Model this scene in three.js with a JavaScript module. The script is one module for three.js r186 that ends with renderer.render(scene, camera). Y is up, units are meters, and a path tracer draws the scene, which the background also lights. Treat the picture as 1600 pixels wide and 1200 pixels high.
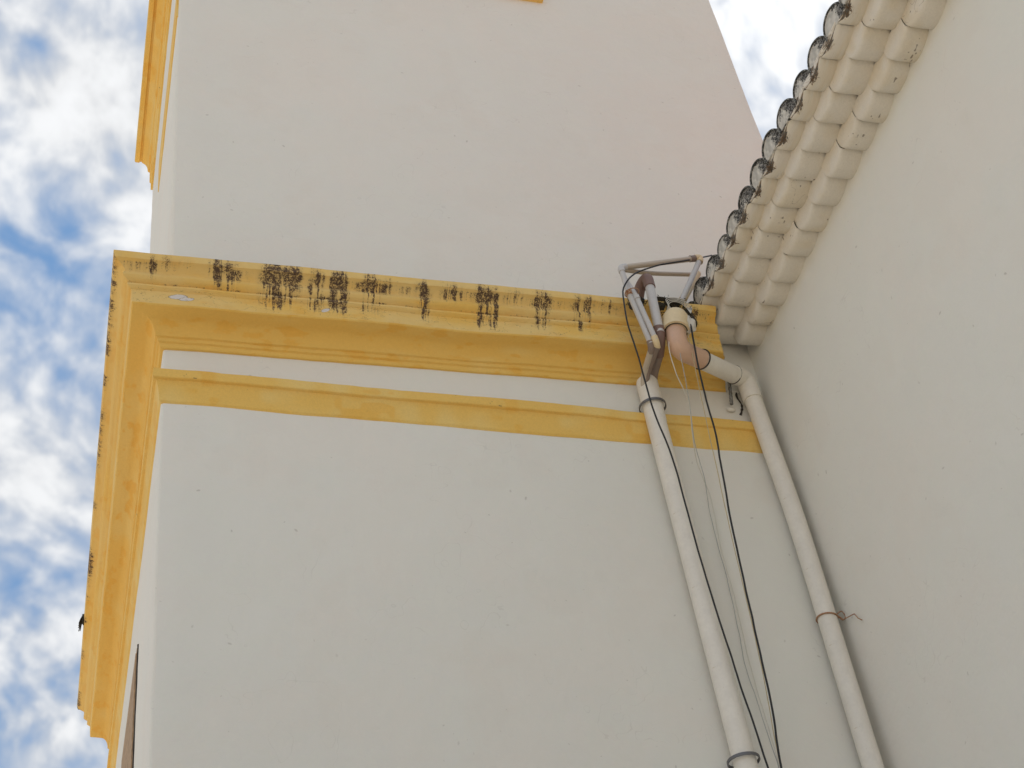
import * as THREE from 'three';
import { mergeGeometries, toCreasedNormals, mergeVertices } from 'three/addons/utils/BufferGeometryUtils.js';

// ---------------------------------------------------------------- camera, sky, sun, exposure
const scene = new THREE.Scene();
const camera = new THREE.PerspectiveCamera(29.72, 4 / 3, 0.1, 800);
const EYE = new THREE.Vector3(0, 1.6, 5.6);
camera.position.copy(EYE);
const YAW = 0.373427, PITCH = 0.710414, ROLL = -0.176092;
const fwd = new THREE.Vector3(Math.sin(YAW) * Math.cos(PITCH), Math.sin(PITCH), -Math.cos(YAW) * Math.cos(PITCH));
const rt0 = new THREE.Vector3(Math.cos(YAW), 0, Math.sin(YAW));
const up0 = new THREE.Vector3().crossVectors(rt0, fwd);
const upV = up0.clone().multiplyScalar(Math.cos(ROLL)).addScaledVector(rt0, -Math.sin(ROLL));
camera.up.copy(upV);
camera.lookAt(EYE.clone().add(fwd));

const SUN = new THREE.Vector3(0.40, 0.86, -0.32).normalize();
const sun = new THREE.DirectionalLight(new THREE.Color(1, 0.94, 0.84), 4.4);
sun.position.copy(SUN).multiplyScalar(60).add(new THREE.Vector3(2, 0, 0));
sun.target.position.set(2, 0, 0);
sun.castShadow = true;
sun.shadow.radius = 3;
sun.shadow.mapSize.set(4096, 4096);
Object.assign(sun.shadow.camera, { left: -40, right: 40, top: 40, bottom: -40, near: 1, far: 160 });
scene.add(sun, sun.target);

const renderer = new THREE.WebGLRenderer({ antialias: true });
renderer.toneMapping = THREE.LinearToneMapping;
renderer.toneMappingExposure = 1.02;
renderer.shadowMap.enabled = true;

// ---------------------------------------------------------------- noise
const clamp = (x, a = 0, b = 1) => Math.min(b, Math.max(a, x));
const mix = (a, b, t) => a + (b - a) * t;
const sst = (a, b, x) => { const t = clamp((x - a) / (b - a)); return t * t * (3 - 2 * t); };
function hash(x, y, z) {
  let h = Math.imul(x, 374761393) ^ Math.imul(y, 668265263) ^ Math.imul(z, 1274126177);
  h = Math.imul(h ^ (h >>> 13), 1274126177); h ^= h >>> 16;
  return (h >>> 0) / 4294967296;
}
function vnoise(x, y, z = 0) {
  const X = Math.floor(x), Y = Math.floor(y), Z = Math.floor(z);
  let a = x - X, b = y - Y, c = z - Z; a = a * a * (3 - 2 * a); b = b * b * (3 - 2 * b); c = c * c * (3 - 2 * c);
  const n = (i, j, k) => hash(X + i, Y + j, Z + k);
  const p = mix(mix(n(0, 0, 0), n(1, 0, 0), a), mix(n(0, 1, 0), n(1, 1, 0), a), b);
  if (c === 0) return p;
  return mix(p, mix(mix(n(0, 0, 1), n(1, 0, 1), a), mix(n(0, 1, 1), n(1, 1, 1), a), b), c);
}
function fbm(x, y, z = 0, o = 4) { let s = 0, a = 0.5, t = 0; for (let i = 0; i < o; i++) { s += a * vnoise(x, y, z); t += a; a *= 0.5; x = x * 2.03 + 17.1; y = y * 2.03 + 5.3; z = z === 0 ? 0 : z * 2.03 + 3.7; } return s / t; }
let seed = 77;
const rnd = () => { seed = (seed * 1664525 + 1013904223) >>> 0; return seed / 4294967296; };
const tileNoise = (u, v, n, z) => {            // noise that repeats over the unit square with n cells a side
  const w = (i, j) => hash(((i % n) + n) % n, ((j % n) + n) % n, z);
  const x = u * n, y = v * n, X = Math.floor(x), Y = Math.floor(y); let a = x - X, b = y - Y; a = a * a * (3 - 2 * a); b = b * b * (3 - 2 * b);
  return mix(mix(w(X, Y), w(X + 1, Y), a), mix(w(X, Y + 1), w(X + 1, Y + 1), a), b);
};

// ---------------------------------------------------------------- the sky
{
  const W = 4096, H = 2048, data = new Float32Array(W * H * 4);
  const F = 2262, px = (x, y) => new THREE.Vector3().addScaledVector(fwd, 1).addScaledVector(new THREE.Vector3().crossVectors(fwd, upV), (x - 800) / F).addScaledVector(upV, -(y - 600) / F).normalize();
  // broad cloud banks and gaps: where they stand in the sky, their angular size and weight
  const banks = [[100, 40, 170, 0.24], [215, 180, 100, 0.26], [60, 130, 70, 0.16], [30, 75, 26, -0.16], [15, 175, 26, -0.2], [60, 280, 80, -0.12], [90, 420, 80, -0.18], [40, 350, 60, -0.1], [20, 500, 60, -0.14],
    [190, 330, 60, 0.12], [150, 520, 50, 0.02], [60, 590, 60, -0.14], [60, 740, 95, 0.26], [30, 850, 50, 0.0], [110, 880, 60, -0.14], [30, 900, 40, -0.1], [60, 980, 50, 0.1], [20, 1050, 40, -0.1], [70, 1150, 80, 0.18],
    [1150, 100, 140, 0.3], [1180, 55, 26, -0.3], [1230, 20, 60, 0.1]].map(([x, y, r, a]) => [px(x, y), (F / r) ** 2, a]);
  const d3 = (x, y, z) => fwd.x * x + fwd.y * y + fwd.z * z;
  const blueTop = [0.165, 0.32, 0.585], blueLow = [0.42, 0.56, 0.74];
  for (let j = 0; j < H; j++) {
    const el = ((j + 0.5) / H - 0.5) * Math.PI, sy = Math.sin(el), ce = Math.cos(el);
    for (let i = 0; i < W; i++) {
      const az = ((i + 0.5) / W - 0.5) * Math.PI * 2, x = Math.cos(az) * ce, z = Math.sin(az) * ce, o = (j * W + i) * 4;
      let r, g, b;
      if (sy < -0.02) { r = 0.30; g = 0.29; b = 0.27; } else {
        const near = d3(x, sy, z) > 0.88;                                  // the finest wisps only where they can be seen
        if (!near && ((i | j) & 3)) { const q = ((j & ~3) * W + (i & ~3)) * 4; if (j > H / 2 + 8) { data[o] = data[q]; data[o + 1] = data[q + 1]; data[o + 2] = data[q + 2]; data[o + 3] = 1; continue; } }
        const k = 1 / (Math.max(sy, 0) + 0.30), X = (x * 0.93 + z * 0.37) * k * 2.0, Z = (z * 0.93 - x * 0.37) * k * 2.0;
        const wx = fbm(X * 4 + 9, Z * 4 + 4, 0, 3) - 0.5, wz = fbm(X * 4 - 31, Z * 4 + 14, 0, 3) - 0.5;
        const n = fbm(X * 8.5 + wx * 1.4 + 3, Z * 8.5 + wz * 1.4 + 7, 0, near ? 7 : 4), n2 = fbm(X * 27 + wx * 3, Z * 21 + wz * 3, 0, near ? 6 : 2);
        let c = 0.55 + (n - 0.5) * 0.90 + (n2 - 0.5) * 0.98;
        for (const [d, q, a] of banks) { const e = 1 - (d.x * x + d.y * sy + d.z * z); if (e < 0.05) c += (a < 0 ? 0.75 : 0.85) * a * Math.exp(-2 * e * q * 0.6); }
        const cov = sst(-0.05, 0.97, c), thick = sst(0.55, 1.0, c), h = 1 - clamp(sy * 1.35);
        const glow = Math.pow(clamp(x * SUN.x + sy * SUN.y + z * SUN.z), 12);
        const shade = mix(0.69, 0.88, sst(0.30, 0.70, n2 * 0.6 + n * 0.4)) * mix(0.95, 1.03, thick) + 0.22 * glow;
        const cr = shade * 0.985, cg = shade * 0.998, cb = shade * 1.015;
        const br = mix(blueTop[0], blueLow[0], h * h) + 0.12 * glow, bg = mix(blueTop[1], blueLow[1], h * h) + 0.12 * glow, bb = mix(blueTop[2], blueLow[2], h * h) + 0.12 * glow;
        r = mix(br, cr, cov); g = mix(bg, cg, cov); b = mix(bb, cb, cov);
      }
      data[o] = r; data[o + 1] = g; data[o + 2] = b; data[o + 3] = 1;
    }
  }
  const t = new THREE.DataTexture(data, W, H, THREE.RGBAFormat, THREE.FloatType);
  t.mapping = THREE.EquirectangularReflectionMapping; t.magFilter = t.minFilter = THREE.LinearFilter; t.wrapS = THREE.RepeatWrapping; t.needsUpdate = true;
  scene.background = t; scene.environment = t;
}

// ---------------------------------------------------------------- textures and materials
const lin2s = (v) => { v = clamp(v); return v <= 0.0031308 ? v * 12.92 : 1.055 * Math.pow(v, 1 / 2.4) - 0.055; };
function tex(w, h, fn, { repeat = true, data = false } = {}) {      // fn(u, v) -> linear [r, g, b] (or one number for a data map)
  const a = new Uint8Array(w * h * 4);
  for (let j = 0; j < h; j++) for (let i = 0; i < w; i++) {
    const c = fn((i + 0.5) / w, (j + 0.5) / h), o = (j * w + i) * 4;
    if (data) { a[o] = a[o + 1] = a[o + 2] = 255 * clamp(c); } else { a[o] = 255 * lin2s(c[0]); a[o + 1] = 255 * lin2s(c[1]); a[o + 2] = 255 * lin2s(c[2]); }
    a[o + 3] = 255;
  }
  const t = new THREE.DataTexture(a, w, h, THREE.RGBAFormat, THREE.UnsignedByteType);
  if (!data) t.colorSpace = THREE.SRGBColorSpace;
  t.magFilter = THREE.LinearFilter; t.minFilter = THREE.LinearMipmapLinearFilter; t.generateMipmaps = true;
  t.wrapS = t.wrapT = repeat ? THREE.RepeatWrapping : THREE.ClampToEdgeWrapping; t.needsUpdate = true;
  return t;
}
const scaled = (t, s) => { const c = t.clone(); c.repeat.set(s, s); c.needsUpdate = true; return c; };
const c3 = (c, k) => [c[0] * k, c[1] * k, c[2] * k];
const m3 = (a, b, t) => [mix(a[0], b[0], t), mix(a[1], b[1], t), mix(a[2], b[2], t)];

// limewash: soft blotches of tone, rain-washed grime freckles, pinholes
const specks = []; for (let i = 0; i < 120; i++) specks.push([rnd(), rnd(), 0.0006 + 0.0016 * rnd() ** 3, rnd() * 3.14, 0.3 + 0.7 * rnd()]);
const speckCell = {}; for (const q of specks) for (let a = -1; a <= 1; a++) for (let b = -1; b <= 1; b++) (speckCell[(Math.floor(q[0] * 40) + a) * 100 + Math.floor(q[1] * 40) + b] ??= []).push(q);
const plasterMap = tex(1536, 1536, (u, v) => {
  const a = tileNoise(u, v, 5, 1) * 0.5 + tileNoise(u, v, 13, 2) * 0.3 + tileNoise(u, v, 37, 3) * 0.2;
  const b = tileNoise(u, v, 4, 5) * 0.5 + tileNoise(u, v, 11, 6) * 0.35 + tileNoise(u, v, 60, 7) * 0.15;
  const f = tileNoise(u, v, 420, 8) * 0.6 + tileNoise(u, v, 170, 9) * 0.4;
  const k = 0.975 + 0.045 * a + 0.010 * (f - 0.5);
  let c = m3(c3([0.785, 0.772, 0.702], k), c3([0.800, 0.765, 0.690], k), sst(0.25, 0.75, b));
  let s = 0; const cr = Math.abs(tileNoise(u, v, 5, 15) * 0.55 + tileNoise(u, v, 17, 16) * 0.3 + tileNoise(u, v, 60, 17) * 0.15 - 0.5); if (cr < 0.0016 && tileNoise(u, v, 6, 18) > 0.66) c = m3(c, [0.45, 0.41, 0.36], 0.16);
  c = m3(c, [0.72, 0.66, 0.57], 0.10 * sst(0.68, 0.80, tileNoise(u, v, 8, 19) * 0.7 + tileNoise(u, v, 31, 20) * 0.3));
  for (const [x, y, r, t, q] of speckCell[Math.floor(u * 40) * 100 + Math.floor(v * 40)] ?? []) { const dx = u - x, dy = v - y; if (dx * dx + dy * dy < r * r * 9) { const p = dx * Math.cos(t) + dy * Math.sin(t), w = -dx * Math.sin(t) + dy * Math.cos(t); s = Math.max(s, q * sst(1.2, 0.4, Math.hypot(p / (r * 2), w / r) + 0.5 * (f - 0.5))); } }
  return m3(c, [0.30, 0.26, 0.22], s * 0.4);
});
const plasterBump = tex(1024, 1024, (u, v) => 0.32 * tileNoise(u, v, 7, 21) + 0.26 * tileNoise(u, v, 19, 22) + 0.17 * tileNoise(u, v, 53, 23) + 0.06 * tileNoise(u, v, 151, 24) + 0.025 * tileNoise(u, v, 400, 25), { data: true });
const bumpAt = (s) => scaled(plasterBump, s);
const M = {};
M.plaster = new THREE.MeshStandardMaterial({ map: scaled(plasterMap, 1 / 2.9), bumpMap: bumpAt(1 / 1.9), bumpScale: 0.0075, roughness: 0.93 });

// ochre paint: patched tones, grain
const OCHRE = [0.82, 0.525, 0.128], OCHRE_DEEP = [0.80, 0.450, 0.075], OCHRE_PALE = [0.82, 0.575, 0.185], MOULD = [0.080, 0.048, 0.034];
function ochre(x, y) {
  const a = fbm(x * 2.3, y * 6, 0.5, 4), b = fbm(x * 9 + 40, y * 17, 0.5, 4), f = fbm(x * 130, y * 130, 0.5, 2);
  let c = m3(OCHRE, OCHRE_PALE, sst(0.5, 0.72, a)); c = m3(c, OCHRE_DEEP, 0.75 * sst(0.54, 0.66, b));
  return c3(c, 0.95 + 0.1 * f);
}
M.ochre = new THREE.MeshStandardMaterial({ map: scaled(tex(1024, 1024, (u, v) => {
  const a = tileNoise(u, v, 5, 31) * 0.6 + tileNoise(u, v, 17, 32) * 0.4, b = tileNoise(u, v, 9, 33) * 0.5 + tileNoise(u, v, 33, 34) * 0.5, f = tileNoise(u, v, 300, 35);
  let c = m3(OCHRE, OCHRE_PALE, sst(0.45, 0.75, a)); c = m3(c, OCHRE_DEEP, 0.6 * sst(0.6, 0.72, b)); c = m3(c, MOULD, 0.7 * sst(0.90, 0.95, tileNoise(u, v, 130, 36) * 0.55 + tileNoise(u, v, 22, 37) * 0.45));
  return c3(c, 0.96 + 0.08 * f);
}), 1 / 1.6), bumpMap: bumpAt(1 / 0.9), bumpScale: 0.006, roughness: 0.85 });

// ---------------------------------------------------------------- helpers
const used = {};
function numbered(n) { const k = used[n] = (used[n] ?? -1) + 1; return k ? `${n}_${String(k).padStart(3, '0')}` : n; }
function mesh(name, g, m, parent, label) {
  const o = new THREE.Mesh(g, m); o.castShadow = o.receiveShadow = true; o.name = parent ? name : numbered(name);
  if (label) o.userData.label = label;
  (parent || scene).add(o); return o;
}
function thing(name, label, category, group) {
  const o = new THREE.Group(); o.name = numbered(name); o.userData = { label, category }; if (group) o.userData.group = group; scene.add(o); return o;
}
function geo(pos, uv, idx) {
  const g = new THREE.BufferGeometry();
  g.setAttribute('position', new THREE.Float32BufferAttribute(pos, 3)); g.setAttribute('uv', new THREE.Float32BufferAttribute(uv, 2)); g.setIndex(idx);
  g.computeVertexNormals(); return g;
}
function grid(nu, nv, f) {                       // f(i, j) -> [x, y, z, u, v]
  const p = [], t = [], x = [];
  for (let i = 0; i <= nu; i++) for (let j = 0; j <= nv; j++) { const q = f(i, j); p.push(q[0], q[1], q[2]); t.push(q[3], q[4]); }
  for (let i = 0; i < nu; i++) for (let j = 0; j < nv; j++) { const a = i * (nv + 1) + j, b = a + nv + 1; x.push(a, b, b + 1, a, b + 1, a + 1); }
  return geo(p, t, x);
}
const crease = (g, a = 0.5) => toCreasedNormals(g, a);
const V = (p) => new THREE.Vector3(...p);
// an upright plastered mass: its plan outline drawn up in courses, each a few millimetres out of true
function mass(x0, x1, z0, z1, y0, y1, { r = 0.014, amp = 0.004, step = 0.09 } = {}) {
  const plan = [], side = (ax, az, bx, bz) => { const n = Math.max(2, Math.round(Math.hypot(bx - ax, bz - az) / 0.12)); for (let i = 0; i <= n; i++) plan.push([mix(ax, bx, i / n), mix(az, bz, i / n)]); };
  side(x0 + r, z1, x1 - r, z1); plan.push([x1 - r * 0.3, z1 - r * 0.3]); side(x1, z1 - r, x1, z0 + r); plan.push([x1 - r * 0.3, z0 + r * 0.3]);
  side(x1 - r, z0, x0 + r, z0); plan.push([x0 + r * 0.3, z0 + r * 0.3]); side(x0, z0 + r, x0, z1 - r); plan.push([x0 + r * 0.3, z1 - r * 0.3]); plan.push(plan[0]);
  const n = Math.round((y1 - y0) / step), len = [0]; for (let k = 1; k < plan.length; k++) len.push(len[k - 1] + Math.hypot(plan[k][0] - plan[k - 1][0], plan[k][1] - plan[k - 1][1]));
  const cx = (x0 + x1) / 2, cz = (z0 + z1) / 2;
  const g = grid(plan.length - 1, n, (i, j) => {
    const [x, z] = plan[i], y = mix(y0, y1, j / n), d = amp * 2 * (fbm(x * 1.7 + 7, y * 1.7, z * 1.7 + 3.1, 3) - 0.5) + amp * (fbm(x * 9, y * 9, z * 9 + 0.3, 2) - 0.5);
    const nx = Math.abs(x - x0) < r * 1.1 ? -1 : Math.abs(x - x1) < r * 1.1 ? 1 : 0, nz = Math.abs(z - z0) < r * 1.1 ? -1 : Math.abs(z - z1) < r * 1.1 ? 1 : 0;
    return [x + nx * d, y, z + nz * d, len[i], y];
  });
  const top = new THREE.PlaneGeometry(x1 - x0 - 0.03, z1 - z0 - 0.03).rotateX(-Math.PI / 2).translate(cx, y1 - 0.003, cz);
  return mergeGeometries([crease(g, 0.9), top.toNonIndexed()]);
}
function box(x0, x1, y0, y1, z0, z1, b = 0.004) {           // a chamfered board
  const s = new THREE.Shape(); s.moveTo(x0 + b, y0 + b); s.lineTo(x1 - b, y0 + b); s.lineTo(x1 - b, y1 - b); s.lineTo(x0 + b, y1 - b);
  return new THREE.ExtrudeGeometry(s, { depth: z1 - z0 - 2 * b, bevelSize: b, bevelThickness: b, bevelSegments: 2 }).translate(0, 0, z0 + b);
}
// a pipe through corner points, its corners rounded to a bend
function route(pts, bend) {
  const c = new THREE.CurvePath(), P = pts.map(V); let last = P[0];
  for (let k = 1; k < P.length - 1; k++) {
    const d = Math.min(bend, P[k].distanceTo(P[k - 1]) * 0.49, P[k].distanceTo(P[k + 1]) * 0.49);
    const a = P[k].clone().lerp(P[k - 1], d / P[k].distanceTo(P[k - 1])), b = P[k].clone().lerp(P[k + 1], d / P[k].distanceTo(P[k + 1]));
    c.add(new THREE.LineCurve3(last, a)); c.add(new THREE.QuadraticBezierCurve3(a, P[k], b)); last = b;
  }
  c.add(new THREE.LineCurve3(last, P[P.length - 1])); return c;
}
function sampled(curve, step) { const L = curve.getLength(), n = Math.max(2, Math.ceil(L / step)), out = []; for (let k = 0; k <= n; k++) out.push(curve.getPointAt(k / n)); return [out, L]; }
function sweep(pts, radius, sides = 18, { close = true, wob = 0 } = {}) {     // round sweep with uv in metres; radius may be a function of 0..1
  const n = pts.length, T = pts.map((p, k) => pts[Math.min(n - 1, k + 1)].clone().sub(pts[Math.max(0, k - 1)]).normalize());
  let N = new THREE.Vector3(0, 0, 1); if (Math.abs(T[0].z) > 0.9) N.set(0, 1, 0); let s = 0; const rad = typeof radius === 'function' ? radius : () => radius, fr = [];
  for (let k = 0; k < n; k++) { N = N.clone().addScaledVector(T[k], -N.dot(T[k])).normalize(); fr.push([N, new THREE.Vector3().crossVectors(T[k], N)]); }
  const acc = [0]; for (let k = 1; k < n; k++) acc.push(acc[k - 1] + pts[k].distanceTo(pts[k - 1])); s = acc[n - 1];
  const g = grid(n - 1, sides, (i, j) => { const a = j / sides * Math.PI * 2, r = rad(acc[i] / s) + wob * (vnoise(acc[i] * 9, 3.3) - 0.5), q = pts[i].clone().addScaledVector(fr[i][0], Math.cos(a) * r).addScaledVector(fr[i][1], -Math.sin(a) * r); return [q.x, q.y, q.z, j / sides * Math.PI * 2 * 0.06, acc[i]]; });
  const nn = g.attributes.normal; for (let i = 0; i < n; i++) { const a = i * (sides + 1), b = a + sides; for (const k of [a, b]) { const v = new THREE.Vector3(nn.getX(a) + nn.getX(b), nn.getY(a) + nn.getY(b), nn.getZ(a) + nn.getZ(b)).normalize(); if (k === b) { nn.setXYZ(a, v.x, v.y, v.z); nn.setXYZ(b, v.x, v.y, v.z); } } }
  if (!close) return g;
  const cap = (k, dir) => { const c = new THREE.CircleGeometry(rad(k ? 1 : 0), sides); const m = new THREE.Matrix4().lookAt(new THREE.Vector3(), T[k].clone().multiplyScalar(-dir), Math.abs(T[k].y) > 0.9 ? new THREE.Vector3(1, 0, 0) : new THREE.Vector3(0, 1, 0)); return c.applyMatrix4(m).translate(pts[k].x, pts[k].y, pts[k].z); };
  return mergeGeometries([g, cap(0, -1), cap(n - 1, 1)]);
}
const pipe = (pts, r, bend = 0.05, sides = 20, step = 0.02) => sweep(sampled(route(pts, bend), step)[0], r, sides);
const collar = (a, b, r, lip = 0.003) => sweep(sampled(new THREE.LineCurve3(V(a), V(b)), V(a).distanceTo(V(b)) / 10)[0], (t) => r + lip * Math.max(sst(0.2, 0.0, t), sst(0.8, 1, t)), 24);
function cableThrough(pts, r, wob, n = 160, sd = 0) {
  const c = new THREE.CatmullRomCurve3(pts.map(V), false, 'centripetal'), P = [];
  for (let k = 0; k <= n; k++) { const p = c.getPointAt(k / n), q = k / n * c.getLength(); p.x += wob * (fbm(q * 5 + sd, 1.5, 0.5, 3) - 0.5); p.z += wob * 0.6 * (fbm(q * 5 + sd + 60, 8.5, 0.5, 3) - 0.5); P.push(p); }
  return sweep(P, r, 7);
}

// ---------------------------------------------------------------- ground
const ground = mesh('ground', new THREE.CircleGeometry(300, 96).rotateX(-Math.PI / 2), null);
{
  const uv = ground.geometry.attributes.uv, p = ground.geometry.attributes.position; for (let k = 0; k < p.count; k++) uv.setXY(k, p.getX(k) / 4, p.getZ(k) / 4);
  ground.material = new THREE.MeshStandardMaterial({ roughness: 0.95, map: tex(512, 512, (u, v) => c3([0.50, 0.43, 0.34], 0.75 + 0.3 * tileNoise(u, v, 9, 41) + 0.2 * tileNoise(u, v, 120, 42))) });
  ground.userData = { kind: 'structure', label: 'pale paved ground in front of the church', category: 'ground' };
}

// ---------------------------------------------------------------- the tower with its lower block
const XL = 0.326, XT = 0.350, XN = 3.712, XTR = 4.405;        // left faces, nave wall, right edge of the shaft
const tower = thing('bell_tower', 'white plastered tower block with ochre cornice and string course, filling the left and middle', 'tower');
mesh('base_wall', mass(XL, XN + 0.10, -4.75, 0, 0, 7.20, { amp: 0.0035 }), M.plaster, tower);
mesh('shaft_wall', mass(XT, XTR, -2.62, -0.02, 7.18, 15.5, { amp: 0.004, r: 0.02 }), M.plaster, tower);

// the ochre cornice, profile as [projection, height] from the top edge inwards
const CORN = [[0.02, 7.262], [0.255, 7.260], [0.272, 7.257], [0.280, 7.248], [0.278, 7.228], [0.272, 7.210], [0.255, 7.206]];
for (let k = 1; k <= 10; k++) { const t = k / 10; CORN.push([mix(0.254, 0.190, t) - 0.019 * Math.sin(t * Math.PI * 2), mix(7.205, 7.110, t)]); }
CORN.push([0.186, 7.107], [0.187, 7.103], [0.200, 7.100], [0.201, 7.088], [0.190, 7.078], [0.181, 7.074], [0.1775, 7.066], [0.176, 7.03], [0.173, 6.990], [0.167, 6.984], [0.135, 6.982], [0.098, 6.978]);
for (let k = 1; k <= 7; k++) { const t = k / 7 * Math.PI / 2; CORN.push([0.095 - 0.050 * Math.sin(t), 6.978 - 0.084 * (1 - Math.cos(t))]); }
CORN.push([0.043, 6.892], [0.032, 6.888], [0.030, 6.868], [0.019, 6.862], [0.017, 6.842], [0.012, 6.836], [-0.02, 6.834]);
const arc = (P) => { const s = [0]; for (let k = 1; k < P.length; k++) s.push(s[k - 1] + Math.hypot(P[k][0] - P[k - 1][0], P[k][1] - P[k - 1][1])); return s; };
// run of a moulding: front from the mitre to x = xEnd(p), or the return along the left face back to zEnd
function runFront(P, wall, xEnd, { tilt = 0, amp = 0.006, uvScale = null, z0 = 0, n = 90 } = {}) {
  const s = arc(P);
  return crease(grid(n, P.length - 1, (i, j) => {
    const [p, y] = P[j], a = wall - p, b = xEnd(p), x = mix(a, b, i / n), f = i / n, fade = sst(0, 0.25, x - a);
    const wy = fade * amp * (fbm(x * 2.1 + 5, y * 3, 0.5, 3) - 0.5) * 2 + fade * amp * 0.5 * (fbm(x * 11, y * 9, 0.5, 3) - 0.5), wz = fade * amp * (fbm(x * 2.7 + 50, y * 4, 0.5, 3) - 0.5) * 1.6;
    return [x, y - tilt * (x - wall) + wy, z0 + p + (p > 0 ? wz * Math.min(1, p / 0.05) : 0), ...(uvScale ? [(x - wall + 0.3) / uvScale[0], s[j] / uvScale[1]] : [x, s[j]])];
  }), 0.42);
}
function runSide(P, wall, zEnd, { amp = 0.006, uvScale = null, n = 110, z0 = 0, rise = 0, endCap = true, start = null } = {}) {
  const s = arc(P);
  const g = crease(grid(n, P.length - 1, (i, j) => {
    const [p, y] = P[j], a = start ?? z0 + p, z = mix(a, zEnd, i / n), fade = sst(0, 0.25, a - z) * (start === null ? 1 : 1);
    const wy = fade * amp * (fbm(z * 2.1 + 15, y * 3, 0.5, 3) - 0.5) * 2, wx = fade * amp * 0.5 * (fbm(z * 2.7 + 80, y * 4, 0.5, 3) - 0.5);
    return [wall - p - wx * Math.min(1, Math.max(0, p / 0.05)), y + wy - rise * z, z, ...(uvScale ? [-z / uvScale[0] + 0.1, s[j] / uvScale[1]] : [z, s[j]])];
  }), 0.42);
  if (!endCap) return g;
  const sh = new THREE.Shape(P.map(([p, y]) => new THREE.Vector2(-p, y)));
  const cap = new THREE.ShapeGeometry(sh).translate(wall, -rise * zEnd, zEnd + 0.001);
  const parts = [g, cap.toNonIndexed()]; if (start !== null) parts.push(new THREE.ShapeGeometry(sh).translate(wall, -rise * start, start - 0.001).toNonIndexed());
  return mergeGeometries(parts);
}
const CL = arc(CORN), CTOT = CL[CL.length - 1] * 1.001, CAP = CL[3];
// mould streaks: place along the front (metres from the corner of the wall), width, strength, reach down the face
const streaks = [[-0.09, 0.03, 0.5, 0.6], [0.0, 0.035, 0.45, 0.3], [0.09, 0.03, 0.25, 0.3], [0.285, 0.05, 0.85, 0.75], [0.24, 0.03, 0.5, 0.45], [0.55, 0.055, 1.0, 1.15], [0.60, 0.05, 0.7, 1.0], [0.665, 0.02, 0.7, 0.6], [0.775, 0.03, 1.15, 1.3], [0.87, 0.022, 1.0, 1.2], [0.92, 0.022, 0.95, 1.2],
  [1.07, 0.032, 1.25, 1.15], [1.17, 0.03, 0.45, 0.5], [1.36, 0.027, 0.95, 1.15], [1.52, 0.05, 0.55, 0.5], [1.70, 0.032, 1.05, 1.25], [1.745, 0.03, 0.95, 1.2], [1.87, 0.05, 0.5, 0.5], [2.03, 0.04, 1.1, 0.9], [2.25, 0.03, 0.75, 0.9], [2.31, 0.03, 0.75, 0.9], [2.42, 0.06, 0.55, 0.45], [2.62, 0.05, 0.4, 0.5], [2.8, 0.05, 0.35, 0.6], [2.95, 0.06, 0.6, 0.8]];
const peels = [[0.06, 0.066, 0.045, 0.016, 0.3], [0.105, 0.078, 0.035, 0.011, 0.5], [0.83, 0.072, 0.018, 0.014, 0.9]];
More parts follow.
